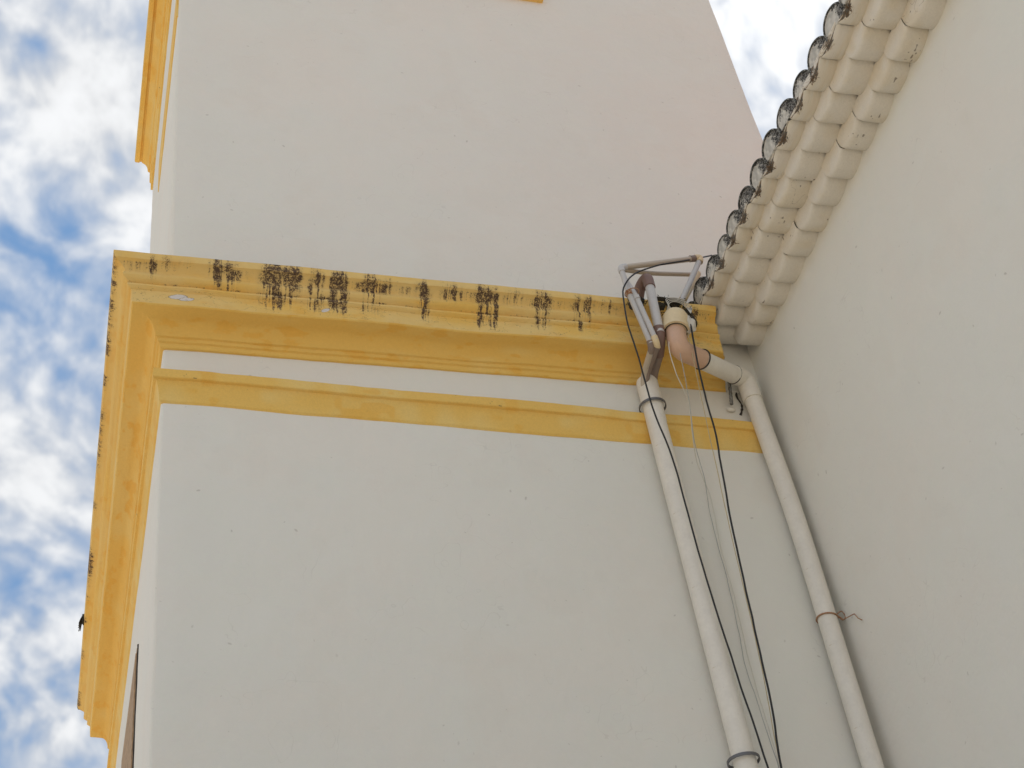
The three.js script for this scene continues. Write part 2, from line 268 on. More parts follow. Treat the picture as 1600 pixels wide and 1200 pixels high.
function corniceColour(x, s, front) {
  let c = ochre(x + (front ? 0 : 30), s);
  const d = s - CAP;
  c = m3(c, c3([0.80, 0.61, 0.27], 0.96 + 0.08 * fbm(x * 60, s * 60, 0.5, 2)), (front ? 0.62 : 0.35) * sst(0.25, 0.60, fbm(x * 3.1 + 8, s * 9, 0.5, 4)) * (d < 0.335 ? 1 : 0));           // paler exposed mouldings: sun-fading, plus their sky-lit paleness painted in                                                  // distance down from the outer lip
  if (d > 0.345) return c;
  const wx = x + 0.006 * (fbm(x * 60, s * 60, 0.5, 2) - 0.5), wsn = s + 0.010 * (fbm(x * 55 + 9, s * 40, 0.5, 2) - 0.5), rx = wx * 0.81 + wsn * 0.59, rs = wsn * 0.81 - wx * 0.59;
  const spk = vnoise(rx * 520, rs * 520) * 0.40 + vnoise(rx * 210 + 3, rs * 210) * 0.32 + vnoise(rs * 83, rx * 83 + 5) * 0.28, str = fbm(wx * 75, wsn * 3.2, 0.5, 3), blot = fbm(rx * 26, rs * 26, 0.5, 4);
  let m = 0;
  if (front) {
    for (const [x0, w, q, len] of streaks) {
      const e = (x - x0 + 0.024 * (vnoise(s * 22, x0 * 50) - 0.5) + 0.012 * (vnoise(s * 80, x0 * 90 + 5) - 0.5)) / (w * 1.15); if (e * e > 7) continue;
      const L = len * (0.40 + 1.05 * sst(0.30, 0.68, str)), mid = sst(0.0, 0.06, d) * mix(sst(0.20 * L + 0.045, 0.02 + 0.05 * L, d), 1, 0.18 * sst(0.21, 0.19, d)), low = len > 0.8 ? (0.25 + 0.7 * sst(0.3, 0.6, str)) * sst(0.180, 0.196, d) * sst(0.335, 0.235, d) : 0;
      m += q * Math.exp(-e * e) * (0.40 * sst(0.05, 0.02, d) * (0.4 + blot) + mid + 0.8 * low);
    }
    m += 0.40 * sst(0.012, -0.03, d) * (0.35 + 1.1 * sst(0.42, 0.62, fbm(x * 5 + 2, 7.7, 0.5, 3))) + 0.34 * sst(0.05, 0.065, d) * sst(0.15, 0.08, d) * sst(0.40, 0.62, fbm(x * 7 + 12, 3.7, 0.5, 3)) + 0.30 * sst(0.014, 0.0, Math.abs(d - 0.190)) * sst(0.45, 0.6, blot);
  } else {
    m += 0.42 * sst(0.45, 0.68, fbm(x * 4.2 + 3, 2.2, 0.5, 3)) * sst(0.09, 0.03, d) + 0.35 * sst(0.012, 0.0, Math.abs(d - 0.190)) * sst(0.5, 0.6, blot) + 0.5 * sst(0.55, 0.72, vnoise(x * 7, 9.1)) * sst(0.05, 0.0, Math.abs(d - 0.03));
  }
  m = Math.min(0.66, m * (front ? mix(1, 0.72, sst(1.3, 2.4, x)) : 1) * (0.55 + 0.85 * sst(0.30, 0.66, str)));
  const k = sst(-0.02, 0.26, m * 1.05 - (spk - 0.17) * 1.35 + 0.30 * (blot - 0.5) * sst(0.02, 0.2, m));
  c = m3(c, MOULD, (0.74 + 0.24 * sst(0.25, 0.6, m)) * k);
  c = m3(c, [0.40, 0.29, 0.14], 0.34 * sst(0.06, 0.6, m) * (1 - k));       // thin film of growth between the specks
  if (front) {
    for (const [px, ps, pw, ph, t] of peels) { const e = Math.hypot((x - px + (d - 0.28) * t) / pw, (d - 0.212 - ps - 0.003 + 0.1 * t * (x - px)) / ph) + 0.75 * (fbm(x * 40, s * 60, 0.5, 3) - 0.5); if (e < 1.06) c = e < 0.96 ? [0.70, 0.66, 0.63] : [0.26, 0.2, 0.12]; }
    const cr = Math.abs(fbm(x * 9 + 70, s * 26, 0.5, 4) - 0.5); if (cr < 0.0035 && d > 0.24 && d < 0.33) c = m3(c, [0.22, 0.15, 0.06], 0.55);       // hairline cracks in the fascia
  }
  return c;
}
const FU = 3.6, SU = 5.0;
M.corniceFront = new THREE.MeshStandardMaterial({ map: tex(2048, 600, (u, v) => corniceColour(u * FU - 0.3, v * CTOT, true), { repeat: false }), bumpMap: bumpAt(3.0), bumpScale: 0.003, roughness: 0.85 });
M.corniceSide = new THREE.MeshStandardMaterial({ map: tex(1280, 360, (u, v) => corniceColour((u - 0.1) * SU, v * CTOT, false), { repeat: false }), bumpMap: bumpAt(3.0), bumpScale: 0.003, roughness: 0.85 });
const xCorniceEnd = (p) => 3.41 + 0.085 * clamp((0.28 - p) / 0.28) + 0.035 * (vnoise(p * 23, 4.2) - 0.5) + 0.015 * (vnoise(p * 70, 1.2) - 0.5);
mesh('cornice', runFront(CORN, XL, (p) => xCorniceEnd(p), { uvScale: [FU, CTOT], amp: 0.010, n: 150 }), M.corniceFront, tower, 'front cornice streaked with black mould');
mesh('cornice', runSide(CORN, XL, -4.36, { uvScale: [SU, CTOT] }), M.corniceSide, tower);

mesh('plaster_end', grid(CORN.length - 1, 3, (i, j) => { const [p, y] = CORN[i], t = j / 3; return [mix(xCorniceEnd(p), 3.50, t) - 0.002, y, mix(p, -0.02, t), p + t, y]; }), M.plaster, tower);

const STR = [[-0.02, 6.667], [0.040, 6.666], [0.046, 6.661], [0.049, 6.63], [0.048, 6.606], [0.044, 6.602], [0.031, 6.599]];
for (let k = 1; k <= 8; k++) { const t = k / 8; STR.push([0.011 + 0.018 * Math.pow(1 - t, 1.6), mix(6.598, 6.488, t)]); }
STR.push([0.0108, 6.482], [0.009, 6.477], [0.001, 6.468], [-0.02, 6.467]);
mesh('string_course', runFront(STR, XL, () => 3.668, { tilt: 0.0245, amp: 0.013, n: 140 }), M.ochre, tower);
mesh('string_course', runSide(STR, XL, -4.74, { amp: 0.008 }), M.ochre, tower);

// mouldings on the left face of the shaft, high up, and the foot of the window surround on its front
const UP = [[-0.02, 11.62], [0.150, 11.60], [0.158, 11.42], [0.152, 11.40], [0.118, 11.398], [0.115, 11.412], [0.098, 11.412], [0.096, 11.40]];
for (let k = 1; k <= 6; k++) { const t = k / 6 * Math.PI / 2; UP.push([0.098 - 0.05 * Math.sin(t), 11.395 - 0.09 * (1 - Math.cos(t))]); }
UP.push([0.042, 11.29], [0.030, 11.285], [0.028, 11.16], [0.018, 11.15], [0.016, 11.07], [-0.02, 11.065]);
mesh('upper_cornice', runSide(UP, XT, -2.60, { z0: -0.02, start: -0.03 }), M.ochre, tower);
const BAND = [[-0.02, 10.22], [0.007, 10.218], [0.009, 10.1], [0.007, 9.84], [-0.02, 9.835]];
mesh('string_course', runSide(BAND, XT, -1.55, { z0: -0.02, start: -0.03, amp: 0.004 }), M.ochre, tower);
mesh('window_surround', box(1.75, 3.03, 10.625, 10.86, -0.05, 0.022, 0.006).applyMatrix4(new THREE.Matrix4().makeShear(0, 0, -0.006, 0, 0, 0)), M.ochre, tower);
mesh('window_surround', box(2.83, 3.03, 10.864, 12.6, -0.05, 0.020, 0.006), M.ochre, tower);
mesh('window_surround', box(1.75, 1.95, 10.864, 12.6, -0.05, 0.020, 0.006), M.ochre, tower);

// wooden shutter let into the left face
M.wood = new THREE.MeshStandardMaterial({ roughness: 0.8, map: tex(256, 512, (u, v) => { const g = tileNoise(u, v * 0.15, 60, 51) * 0.6 + tileNoise(u, v * 0.3, 128, 52) * 0.4; return c3([0.44, 0.29, 0.16], 0.55 + 0.7 * g); }) });
M.dark = new THREE.MeshStandardMaterial({ color: new THREE.Color(0.05, 0.042, 0.035), roughness: 0.95 });
{
  const sh = mesh('window_shutter', box(XL - 0.008, XL + 0.05, 3.9, 5.86, -2.55, -1.30, 0.004), M.wood, tower, 'weathered brown wooden shutter on the left face');
  for (let k = 0; k < 4; k++) mesh('board', box(XL - 0.013, XL + 0.01, 3.93, 5.83, -2.52 + k * 0.305, -2.52 + k * 0.305 + 0.298, 0.003), M.wood, sh);
  const p = [], n = 60; for (let k = 0; k <= n; k++) p.push(new THREE.Vector3(XL - 0.002, mix(3.9, 5.87, k / n), -1.285 + 0.016 * (fbm(k * 0.6, 2.2, 0.5, 3) - 0.5)));
  mesh('plaster_lip_shadow', sweep(p, (t) => 0.0035 + 0.004 * vnoise(t * 70, 4.4), 7), M.dark, tower);  // dark strip standing in for the shadow at the broken plaster lip
}
// plaster made good where the cornice dies into the nave corner
{
  const s = new THREE.Shape(); s.moveTo(0, 0.01); s.lineTo(0.10, -0.02); s.lineTo(0.19, 0.0); s.lineTo(0.29, -0.015); s.lineTo(0.29, 0.36); s.lineTo(0.02, 0.36); s.lineTo(-0.03, 0.2); s.lineTo(-0.012, 0.07);
  mesh('plaster_patch', new THREE.ExtrudeGeometry(s, { depth: 0.002, bevelSize: 0.012, bevelThickness: 0.008, bevelSegments: 3, steps: 1 }).translate(3.462, 6.86, 0.0), M.plaster, tower);
  const P = [[3.556, 6.86, 0.002], [3.546, 6.80, 0.004], [3.560, 6.74, 0.004], [3.548, 6.69, 0.003], [3.535, 6.665, 0.002]];
  mesh('plaster_crack', mergeGeometries([sweep(sampled(new THREE.CatmullRomCurve3(P.map(V)), 0.008)[0], (t) => 0.003 + 0.006 * vnoise(t * 14, 2.1), 6), sweep(sampled(new THREE.CatmullRomCurve3([[3.556, 6.86, 0.002], [3.585, 6.83, 0.003], [3.60, 6.76, 0.002]].map(V)), 0.008)[0], (t) => 0.003 + 0.005 * vnoise(t * 14, 6.1), 6)]), M.dark, tower);
}

// ---------------------------------------------------------------- the nave: wall, roof and triple eave of painted tiles
const nave = thing('church_nave', 'plain white nave wall under a scalloped tile eave, on the right', 'church');
mesh('wall', mass(XN, XN + 0.6, -0.4, 8.2, 0, 7.28, { amp: 0.003 }), M.plaster, nave);
{
  const s = new THREE.Shape(); s.moveTo(3.52, 7.36); s.lineTo(8.4, 9.15); s.lineTo(8.4, 9.30); s.lineTo(3.52, 7.42);
  M.terracotta = new THREE.MeshStandardMaterial({ roughness: 0.9, map: scaled(tex(256, 256, (u, v) => c3([0.42, 0.22, 0.13], 0.6 + 0.6 * tileNoise(u, v, 30, 61))), 1) });
  mesh('roof', new THREE.ExtrudeGeometry(s, { depth: 8.1, bevelEnabled: false }).translate(0, 0, 0.02), M.terracotta, nave);
}
const paintTone = (u, v, k) => { const a = tileNoise(u, v, 6, 71 + k) * 0.6 + tileNoise(u, v, 23, 72 + k) * 0.4; return m3([0.765, 0.715, 0.625], [0.74, 0.665, 0.535], sst(0.35, 0.75, a)); };
M.tilePaint = new THREE.MeshStandardMaterial({ roughness: 0.9, bumpMap: bumpAt(2.2), bumpScale: 0.004, map: scaled(tex(768, 768, (u, v) => {
  let c = paintTone(u, v, 0); c = c3(c, 0.97 + 0.06 * tileNoise(u, v, 190, 75));
  const d = tileNoise(u, v, 90, 76) * 0.5 + tileNoise(u, v, 17, 77) * 0.5; c = m3(c, [0.16, 0.12, 0.09], 0.75 * sst(0.86, 0.91, d));
  const cr = Math.abs(tileNoise(u, v, 9, 78) * 0.6 + tileNoise(u, v, 31, 79) * 0.4 - 0.5); if (cr < 0.004 && tileNoise(u, v, 6, 80) > 0.72) c = m3(c, [0.14, 0.1, 0.07], 0.7);
  return c;
}), 1 / 1.3) });
// the outermost tiles: lichen and soot grow at the open end; u = 0 there
M.tileEnd = new THREE.MeshStandardMaterial({ roughness: 0.92, bumpMap: bumpAt(2.5), bumpScale: 0.004, map: tex(512, 1024, (u, v) => {
  let c = paintTone(u, v, 4); const x = u * 0.40 - 0.10, w = vnoise(v * 180, u * 110) * 0.5 + vnoise(v * 68 + u * 20, u * 45 + 7) * 0.5, mid = sst(0.34, 0.0, Math.abs((v % 0.125) * 8 - 0.5 + 0.25 * (vnoise(Math.floor(v * 8) * 3.3 + 0.5, 2.5) - 0.5)));
  const kind = hash(Math.floor(v * 8), 5, 9), reach = 0.004 + 0.036 * mid * (0.2 + 0.8 * kind);
  const k = sst(0.0, 0.20, (x < 0 ? 0.20 + 0.25 * kind + 0.45 * mid : sst(reach * 1.7, 0.0, x) * 1.1) - w - 0.12 * tileNoise(u, v, 9, 131));
  c = m3(c, vnoise(v * 160, u * 160 + 30) > 0.66 ? [0.15, 0.105, 0.07] : [0.055, 0.05, 0.045], 0.92 * k);
  c = m3(c, [0.36, 0.22, 0.10], 0.4 * sst(0.62, 0.78, vnoise(v * 120 + 9, u * 110)) * sst(reach * 1.8, reach, x));
  return c;
}) });
const lichen = (k) => tex(256, 256, (u, v) => { const a = tileNoise(u, v, 40, 81 + k) * 0.45 + tileNoise(u, v, 14, 82 + k) * 0.35 + tileNoise(u, v, 96, 83 + k) * 0.2; return m3([0.045, 0.045, 0.042], [0.33, 0.33, 0.31], sst(0.36 + 0.05 * k, 0.62 + 0.05 * k, a)); });
M.lichen = new THREE.MeshStandardMaterial({ roughness: 0.95, map: scaled(lichen(0), 4), bumpMap: bumpAt(4), bumpScale: 0.004 });
M.mortarEnd = [0, 1, 2, 3].map((q) => {
  const t = tex(256, 256, (u, v) => { const a = tileNoise(u, v, 22, 121 + q * 5) * 0.40 + tileNoise(u, v, 8, 122 + q * 5) * 0.35 + tileNoise(u, v, 70, 123) * 0.25, cover = 0.84 + 0.09 * q - (0.80 - 0.14 * q) * sst(0.24, 0.52, u) + 0.55 * sst(0.88, 0.97, u) + 0.22 * sst(0.34, 0.46, v) - 0.10; return m3(c3([0.62, 0.60, 0.55], 0.74 + 0.4 * tileNoise(u, v, 12, 141 + q)), m3([0.035, 0.034, 0.032], [0.21, 0.205, 0.195], sst(0.30, 0.68, tileNoise(u, v, 34, 124 + q))), sst(-0.04, 0.22, cover - a)); }, { repeat: false });
  t.repeat.set(5.0, 5.0); t.offset.set(0.5, 0.0); return new THREE.MeshStandardMaterial({ roughness: 0.95, map: t, bumpMap: bumpAt(4), bumpScale: 0.004 });
});
M.lichenDark = new THREE.MeshStandardMaterial({ roughness: 0.95, map: scaled(lichen(2), 4), bumpMap: bumpAt(4), bumpScale: 0.003 });

// one convex painted tile of the eave: hangs from y, from its rounded outer end at x to the wall side at xi; z0 is its far, z1 its near edge
function hangTile(x, xi, y, z0, z1, sag, top, uvf, kx = 0) {
  const nu = 11, nv = 14, zc = (z0 + z1) / 2, hw = (z1 - z0) / 2, skew = kx * hw * 0.25, r = 0.016, jit = (rnd() - 0.5) * 0.010, pitch = 0.06 + 0.05 * (rnd() - 0.5), droop = (rnd() - 0.5) * 0.010;
  const rows = []; for (let k = 0; k < 5; k++) { const t = k / 4 * Math.PI / 2; rows.push([x + jit + r * (1 - Math.sin(t)), r * (1 - Math.cos(Math.PI / 2 - t)) * 0 + r * (1 - Math.cos(t)) * 0, t]); }
  // profile across the end: up the front face, round the lip, back along the underside
  const prof = [[0, top, 0], [0, top * 0.5, 0], [0, 0.034, 0], [0.003, 0.020, 0], [0.009, 0.009, 0], [0.018, 0.003, 0], [0.030, 0, 1]];
  for (let k = 1; k <= 5; k++) prof.push([mix(0.03, xi - x, k / 5), 0, 1]);
  const L = [0]; for (let k = 1; k < prof.length; k++) L.push(L[k - 1] + Math.hypot(prof[k][0] - prof[k - 1][0], prof[k][1] - prof[k - 1][1]));
  const u0 = rnd() * 3, v0 = Math.floor(rnd() * 8) * 0.125;
  const g = grid(prof.length - 1, nv, (i, j) => {
    const [dx, dy] = prof[i], t0 = j / nv * 2 - 1, t = clamp(t0 + 0.30 * (1 - t0 * t0), -1, 1), f = Math.pow(Math.max(0, 1 - Math.pow(Math.abs(t), 2.3)), 0.62), z = zc + t0 * hw * 0.999;
    const bot = y + droop + sag * (1 - f) + dx * pitch + 0.003 * (fbm(z * 14, dx * 14 + x * 9, 0.5, 2) - 0.5);
    const yy = i < 3 ? Math.max(bot + 0.001, i === 0 ? y + top : i === 1 ? mix(bot, y + top, 0.5) : bot + Math.min(dy, (y + top - bot) * 0.4)) : bot + dy * (0.5 + 0.5 * f);
    const s = i < 3 ? bot - yy - 0.002 : L[i] - L[3];
    return [x + jit + dx + 0.004 * (fbm(z * 20, y * 9 + i, 0.5, 2) - 0.5) * (i > 1 ? 1 : 0), yy, z, ...(uvf ? [clamp((s + 0.10) / 0.40, 0.002, 0.998), v0 + 0.125 * mix(0.03, 0.97, j / nv)] : [u0 + s, z + u0])];
  });
  return crease(g, 0.7);
}
const ROW1 = [2.286, 2.086, 1.884, 1.700, 1.500, 1.302, 1.113, 0.938, 0.759, 0.598, 0.416, 0.217];
const ROW2 = [2.244, 2.057, 1.855, 1.664, 1.475, 1.284, 1.093, 0.903, 0.713, 0.519, 0.337, 0.170, 0.02];
const ROW3 = [2.336, 2.144, 1.955, 1.777, 1.588, 1.400, 1.211, 1.024, 0.836, 0.637, 0.458, 0.293, 0.116];
for (const r of [ROW1, ROW2, ROW3]) while (r[0] < 4.4) r.unshift(r[0] + 0.192 + 0.008 * (rnd() - 0.5));
for (let k = 0; k + 1 < ROW3.length; k++) mesh('eave_tile', hangTile(3.580, XN + 0.02, 7.076, ROW3[k + 1], ROW3[k], 0.042, 0.13, false), M.tilePaint, nave);
for (let k = 0; k + 1 < ROW2.length; k++) mesh('eave_tile', hangTile(3.436, 3.64, 7.170, ROW2[k + 1], ROW2[k], 0.042, 0.13, false), M.tilePaint, nave);
const shellShape = (R, t) => { const s = new THREE.Shape(); s.absarc(0, 0, R, 0, Math.PI, false); s.absarc(0, 0, R - t, Math.PI, 0, true); return s; };
for (let k = 0; k < ROW1.length; k++) {
  const zk = ROW1[k], far = k + 1 < ROW1.length ? ROW1[k + 1] : zk - 0.185, near = k ? ROW1[k - 1] : zk + 0.19, a = (zk + far) / 2, b = (zk + near) / 2;
  mesh('channel_tile', hangTile(3.337, 3.52, 7.258, a, b, 0.036, 0.058, true), M.tileEnd, nave);
  // cover tile over the joint: an arched shell, its open end stopped with mortar
  const R = (zk - far) * 0.5 * 1.06, up = 0.84 + 0.10 * rnd(), dx = (rnd() - 0.5) * 0.016, roll = (rnd() - 0.5) * 0.10;
  const place = (g, x) => g.rotateZ(roll).scale(1, up, 1).rotateY(Math.PI / 2).rotateZ(0.20).translate(x + dx, 7.297, a);
  mesh('cover_tile', place(new THREE.ExtrudeGeometry(shellShape(R, 0.006), { depth: 0.34, bevelSize: 0.002, bevelThickness: 0.002, bevelSegments: 1, curveSegments: 16 }), 3.330), M.lichenDark, nave);
  const d = new THREE.Shape(); d.absarc(0, 0, R - 0.006, 0, Math.PI, false);
  mesh('mortar_fill', place(new THREE.ExtrudeGeometry(d, { depth: 0.2, bevelSize: 0.004, bevelThickness: 0.006, bevelSegments: 2, curveSegments: 14 }), 3.338 + 0.005 * rnd()), M.mortarEnd[Math.min(3, Math.floor((zk > 1.2 ? 0.2 : 1.4) + 2 * rnd()))], nave);
}

// ---------------------------------------------------------------- pipes
const plastic = (c, d, k, rough = 0.5) => new THREE.MeshStandardMaterial({ roughness: rough, map: scaled(tex(256, 256, (u, v) => { const a = tileNoise(u, v, 9, 91 + k) * 0.5 + tileNoise(u, v, 40, 92 + k) * 0.5, s = tileNoise(u, v, 70, 93 + k) * 0.6 + tileNoise(u, v, 12, 94 + k) * 0.4; return c3(m3(c, d, 0.7 * sst(0.86, 0.94, s)), 0.93 + 0.12 * a); }), 2.2), bumpMap: bumpAt(1.5), bumpScale: 0.0012 });
M.cream = plastic([0.785, 0.745, 0.66], [0.55, 0.45, 0.30], 0);
M.greyPipe = plastic([0.56, 0.54, 0.52], [0.30, 0.25, 0.2], 10, 0.4);
M.tanPipe = plastic([0.52, 0.45, 0.36], [0.2, 0.16, 0.12], 20, 0.5);
M.brown = plastic([0.205, 0.125, 0.098], [0.40, 0.34, 0.28], 30, 0.55);
M.mauve = plastic([0.25, 0.19, 0.155], [0.55, 0.46, 0.30], 40, 0.6);
M.orange = plastic([0.64, 0.415, 0.285], [0.64, 0.50, 0.38], 50, 0.38);
M.butter = plastic([0.76, 0.61, 0.37], [0.40, 0.36, 0.30], 60, 0.55);
M.steel = new THREE.MeshStandardMaterial({ color: new THREE.Color(0.16, 0.16, 0.165), roughness: 0.5, metalness: 0.4 });
M.rust = new THREE.MeshStandardMaterial({ roughness: 0.9, map: scaled(tex(128, 128, (u, v) => m3([0.30, 0.10, 0.035], [0.55, 0.42, 0.28], sst(0.45, 0.7, tileNoise(u, v, 22, 101)))), 8) });
M.black = new THREE.MeshStandardMaterial({ color: new THREE.Color(0.012, 0.012, 0.013), roughness: 0.5 });
M.sealant = plastic([0.66, 0.62, 0.54], [0.06, 0.05, 0.05], 70, 0.9);

const ring = (c, r, t, dir, part = Math.PI * 2, turn = 0) => { const g = new THREE.TorusGeometry(r, t, 8, 40, part).rotateZ(turn).rotateX(Math.PI / 2); return g.applyQuaternion(new THREE.Quaternion().setFromUnitVectors(new THREE.Vector3(0, 1, 0), V(dir).normalize())).translate(...c); };
const strap = (c, r, h) => { const s = new THREE.Shape(); s.absarc(0, 0, r + 0.004, 0, Math.PI * 2); const o = new THREE.Path(); o.absarc(0, 0, r, 0, Math.PI * 2, true); s.holes.push(o); return new THREE.ExtrudeGeometry(s, { depth: h, bevelSize: 0.001, bevelThickness: 0.001, curveSegments: 28 }).rotateX(-Math.PI / 2).translate(c[0], c[1] - h / 2, c[2]); };

{ // left downpipe
  const t = thing('downpipe', 'cream plastic downpipe on the white wall, left one, with dark conduits entering its top', 'downpipe', 'cream downpipes beside the wall corner');
  mesh('pipe', sweep(sampled(route([[2.962, 6.62, 0.072], [2.963, 5.9, 0.072], [2.964, 4.78, 0.072], [2.962, 2.4, 0.072], [2.96, 0.02, 0.072]], 0.05), 0.05)[0], 0.055, 26), M.cream, t);
  mesh('socket', sweep(sampled(new THREE.LineCurve3(V([2.965, 6.50, 0.072]), V([2.967, 6.805, 0.072])), 0.012)[0], (k) => 0.0555 + 0.0055 * sst(0.30, 0.42, k) - 0.004 * sst(0.97, 1, k), 26), M.cream, t);
  for (const [x, y] of [[2.964, 6.615], [2.960, 4.482]]) { const c = mesh('clamp', strap([x, y, 0.070], 0.072, 0.013), M.steel, t); mesh('clamp_lug', box(x - 0.02, x + 0.02, y - 0.005, y + 0.005, -0.004, 0.005, 0.002), M.steel, c); }
}
{ // right downpipe
  const t = thing('downpipe', 'cream plastic downpipe running down the corner of the two white walls', 'downpipe', 'cream downpipes beside the wall corner');
  mesh('pipe', sweep(sampled(route([[3.599, 6.76, 0.072], [3.632, 5.93, 0.072], [3.622, 5.14, 0.072], [3.612, 4.46, 0.072], [3.60, 0.02, 0.072]], 0.3), 0.05)[0], (k) => 0.0500, 26), M.cream, t);
  const EL = [[3.068, 6.940, 0.36], [3.055, 6.795, 0.355], [3.222, 6.799, 0.287]], DIR = [0.86, 0.17, -0.50];
  mesh('elbow', sweep(sampled(route([[3.490, 6.856, 0.127], [3.590, 6.880, 0.076], [3.599, 6.72, 0.072]], 0.10), 0.012)[0], 0.056, 26), M.cream, t);
  mesh('pipe', pipe([[3.205, 6.796, 0.294], [3.520, 6.863, 0.110]], 0.0525, 0.02, 26), M.cream, t);
  mesh('joint', ring([3.492, 6.857, 0.126], 0.0545, 0.0025, DIR), M.dark, t);
  mesh('elbow', sweep(sampled(route([EL[0], EL[1], EL[2]], 0.11), 0.01)[0], (k) => 0.0575 - 0.0025 * k, 26), M.orange, t, 'orange clay-coloured elbow');
  mesh('collar', sweep(sampled(new THREE.LineCurve3(V([3.098, 7.062, 0.348]), V([3.067, 6.922, 0.362])), 0.01)[0], (k) => 0.076 - 0.012 * sst(0.25, 0, k) + 0.002 * sst(0.9, 1, k), 28), M.butter, t, 'yellowed cream collar');
  mesh('sealant_lump', clump([3.140, 6.965, 0.385], [0.045, 0.06, 0.03], 11), M.sealant, t);
  mesh('joint', ring([3.067, 6.921, 0.362], 0.0625, 0.003, [0.03, 0.14, -0.014]), M.dark, t);
  mesh('joint', ring([3.219, 6.799, 0.289], 0.0575, 0.004, DIR), M.dark, t);
  const c = mesh('clamp', ring([3.622, 5.262, 0.072], 0.0535, 0.0042, [0.12, 1, 0.0]), M.rust, t, 'rusty wire clamp');
  mesh('wire_end', mergeGeometries([sweep([[3.660, 5.266, 0.105], [3.685, 5.232, 0.114], [3.69, 5.202, 0.213], [3.695, 5.169, 0.225], [3.7, 5.146, 0.244]].map(V), 0.0028, 6), sweep(sampled(new THREE.CatmullRomCurve3([[3.665, 5.27, 0.105], [3.70, 5.29, 0.10], [3.715, 5.262, 0.095], [3.69, 5.238, 0.10], [3.667, 5.256, 0.105]].map(V)), 0.006)[0], 0.003, 6)]), M.rust, c);
}
{ // overflow pipe stepping over the cornice
  const t = thing('overflow_pipe', 'pale grey pipe with brown elbows bent over the cornice edge above the left downpipe', 'pipe');
  mesh('pipe', pipe([[2.972, 6.91, 0.352], [2.984, 7.290, 0.362]], 0.0270, 0.01, 20), M.greyPipe, t);
  mesh('elbow', sweep(sampled(route([[2.983, 7.262, 0.362], [2.987, 7.355, 0.358], [2.968, 7.35, 0.285], [2.955, 7.285, 0.245]], 0.05), 0.008)[0], 0.0325, 20), M.brown, t, 'brown elbow on top');
  mesh('pipe', pipe([[2.957, 7.292, 0.25], [2.940, 7.222, 0.20]], 0.027, 0.01, 16), M.greyPipe, t);
  mesh('elbow', sweep(sampled(route([[2.974, 6.955, 0.352], [2.970, 6.870, 0.335], [2.985, 6.845, 0.245]], 0.06), 0.008)[0], 0.0325, 20), M.brown, t, 'brown elbow below');
  mesh('pipe', pipe([[2.984, 6.849, 0.262], [2.996, 6.83, 0.11], [2.985, 6.765, 0.08]], 0.030, 0.05, 18), M.mauve, t, 'stained brown pipe under the cornice');
  mesh('joint', ring([2.990, 6.842, 0.150], 0.031, 0.002, [0.05, -0.05, -0.6]), M.dark, t);
}
{ // bent conduits
  const t = thing('conduit_frame', 'thin grey conduit bent into a triangle standing above the cornice beside the eave', 'conduit');
  mesh('conduit', pipe([[2.905, 6.83, 0.345], [2.846, 7.20, 0.358], [2.836, 7.400, 0.358]], 0.0165, 0.02, 16), M.greyPipe, t);
  mesh('elbow', sweep(sampled(route([[2.838, 7.372, 0.358], [2.836, 7.410, 0.357], [2.872, 7.424, 0.354]], 0.03), 0.006)[0], 0.0205, 16), M.greyPipe, t);
  mesh('conduit', pipe([[2.862, 7.419, 0.355], [3.382, 7.622, 0.302]], 0.0168, 0.02, 16), M.tanPipe, t);
  mesh('coupling', collar([3.328, 7.602, 0.3075], [3.360, 7.6135, 0.304], 0.0200, 0.001), M.mauve, t);
  mesh('elbow', sweep(sampled(route([[3.362, 7.615, 0.304], [3.402, 7.632, 0.300], [3.388, 7.590, 0.300]], 0.022), 0.005)[0], 0.0215, 16), M.butter, t, 'yellow elbow');
  mesh('conduit', pipe([[3.392, 7.605, 0.300], [3.195, 7.243, 0.300]], 0.0168, 0.02, 16), M.greyPipe, t);
  mesh('conduit', pipe([[2.850, 7.404, 0.348], [3.06, 7.490, 0.262], [3.38, 7.612, 0.175]], 0.0135, 0.12, 14), M.tanPipe, t);
  mesh('conduit', pipe([[2.926, 6.834, 0.372], [2.876, 7.175, 0.372], [2.852, 7.34, 0.340]], 0.0150, 0.06, 16), M.greyPipe, t);
  mesh('elbow', sweep(sampled(route([[2.921, 6.862, 0.372], [2.928, 6.822, 0.366], [2.942, 6.815, 0.335]], 0.03), 0.005)[0], 0.0185, 16), M.butter, t, 'yellowed elbow');
  mesh('conduit', pipe([[2.938, 6.815, 0.345], [2.940, 6.795, 0.15], [2.938, 6.74, 0.09]], 0.0185, 0.05, 16), M.mauve, t);
  mesh('elbow', sweep(sampled(route([[2.902, 6.85, 0.346], [2.908, 6.815, 0.336], [2.915, 6.808, 0.30]], 0.03), 0.005)[0], 0.0190, 16), M.mauve, t);
  mesh('conduit', pipe([[2.912, 6.810, 0.312], [2.925, 6.79, 0.14], [2.930, 6.73, 0.085]], 0.0180, 0.05, 16), M.tanPipe, t);
  mesh('coupling', collar([2.848, 7.185, 0.358], [2.845, 7.215, 0.358], 0.0195, 0.001), M.rust, t);
  mesh('coupling', collar([2.8805, 7.145, 0.372], [2.8765, 7.170, 0.372], 0.0180, 0.001), M.greyPipe, t);
  mesh('tie', ring([2.860, 7.200, 0.366], 0.040, 0.0030, [-0.1, 1, 0.05]).scale(1, 1, 1), M.rust, t, 'rusty wire tie');
}
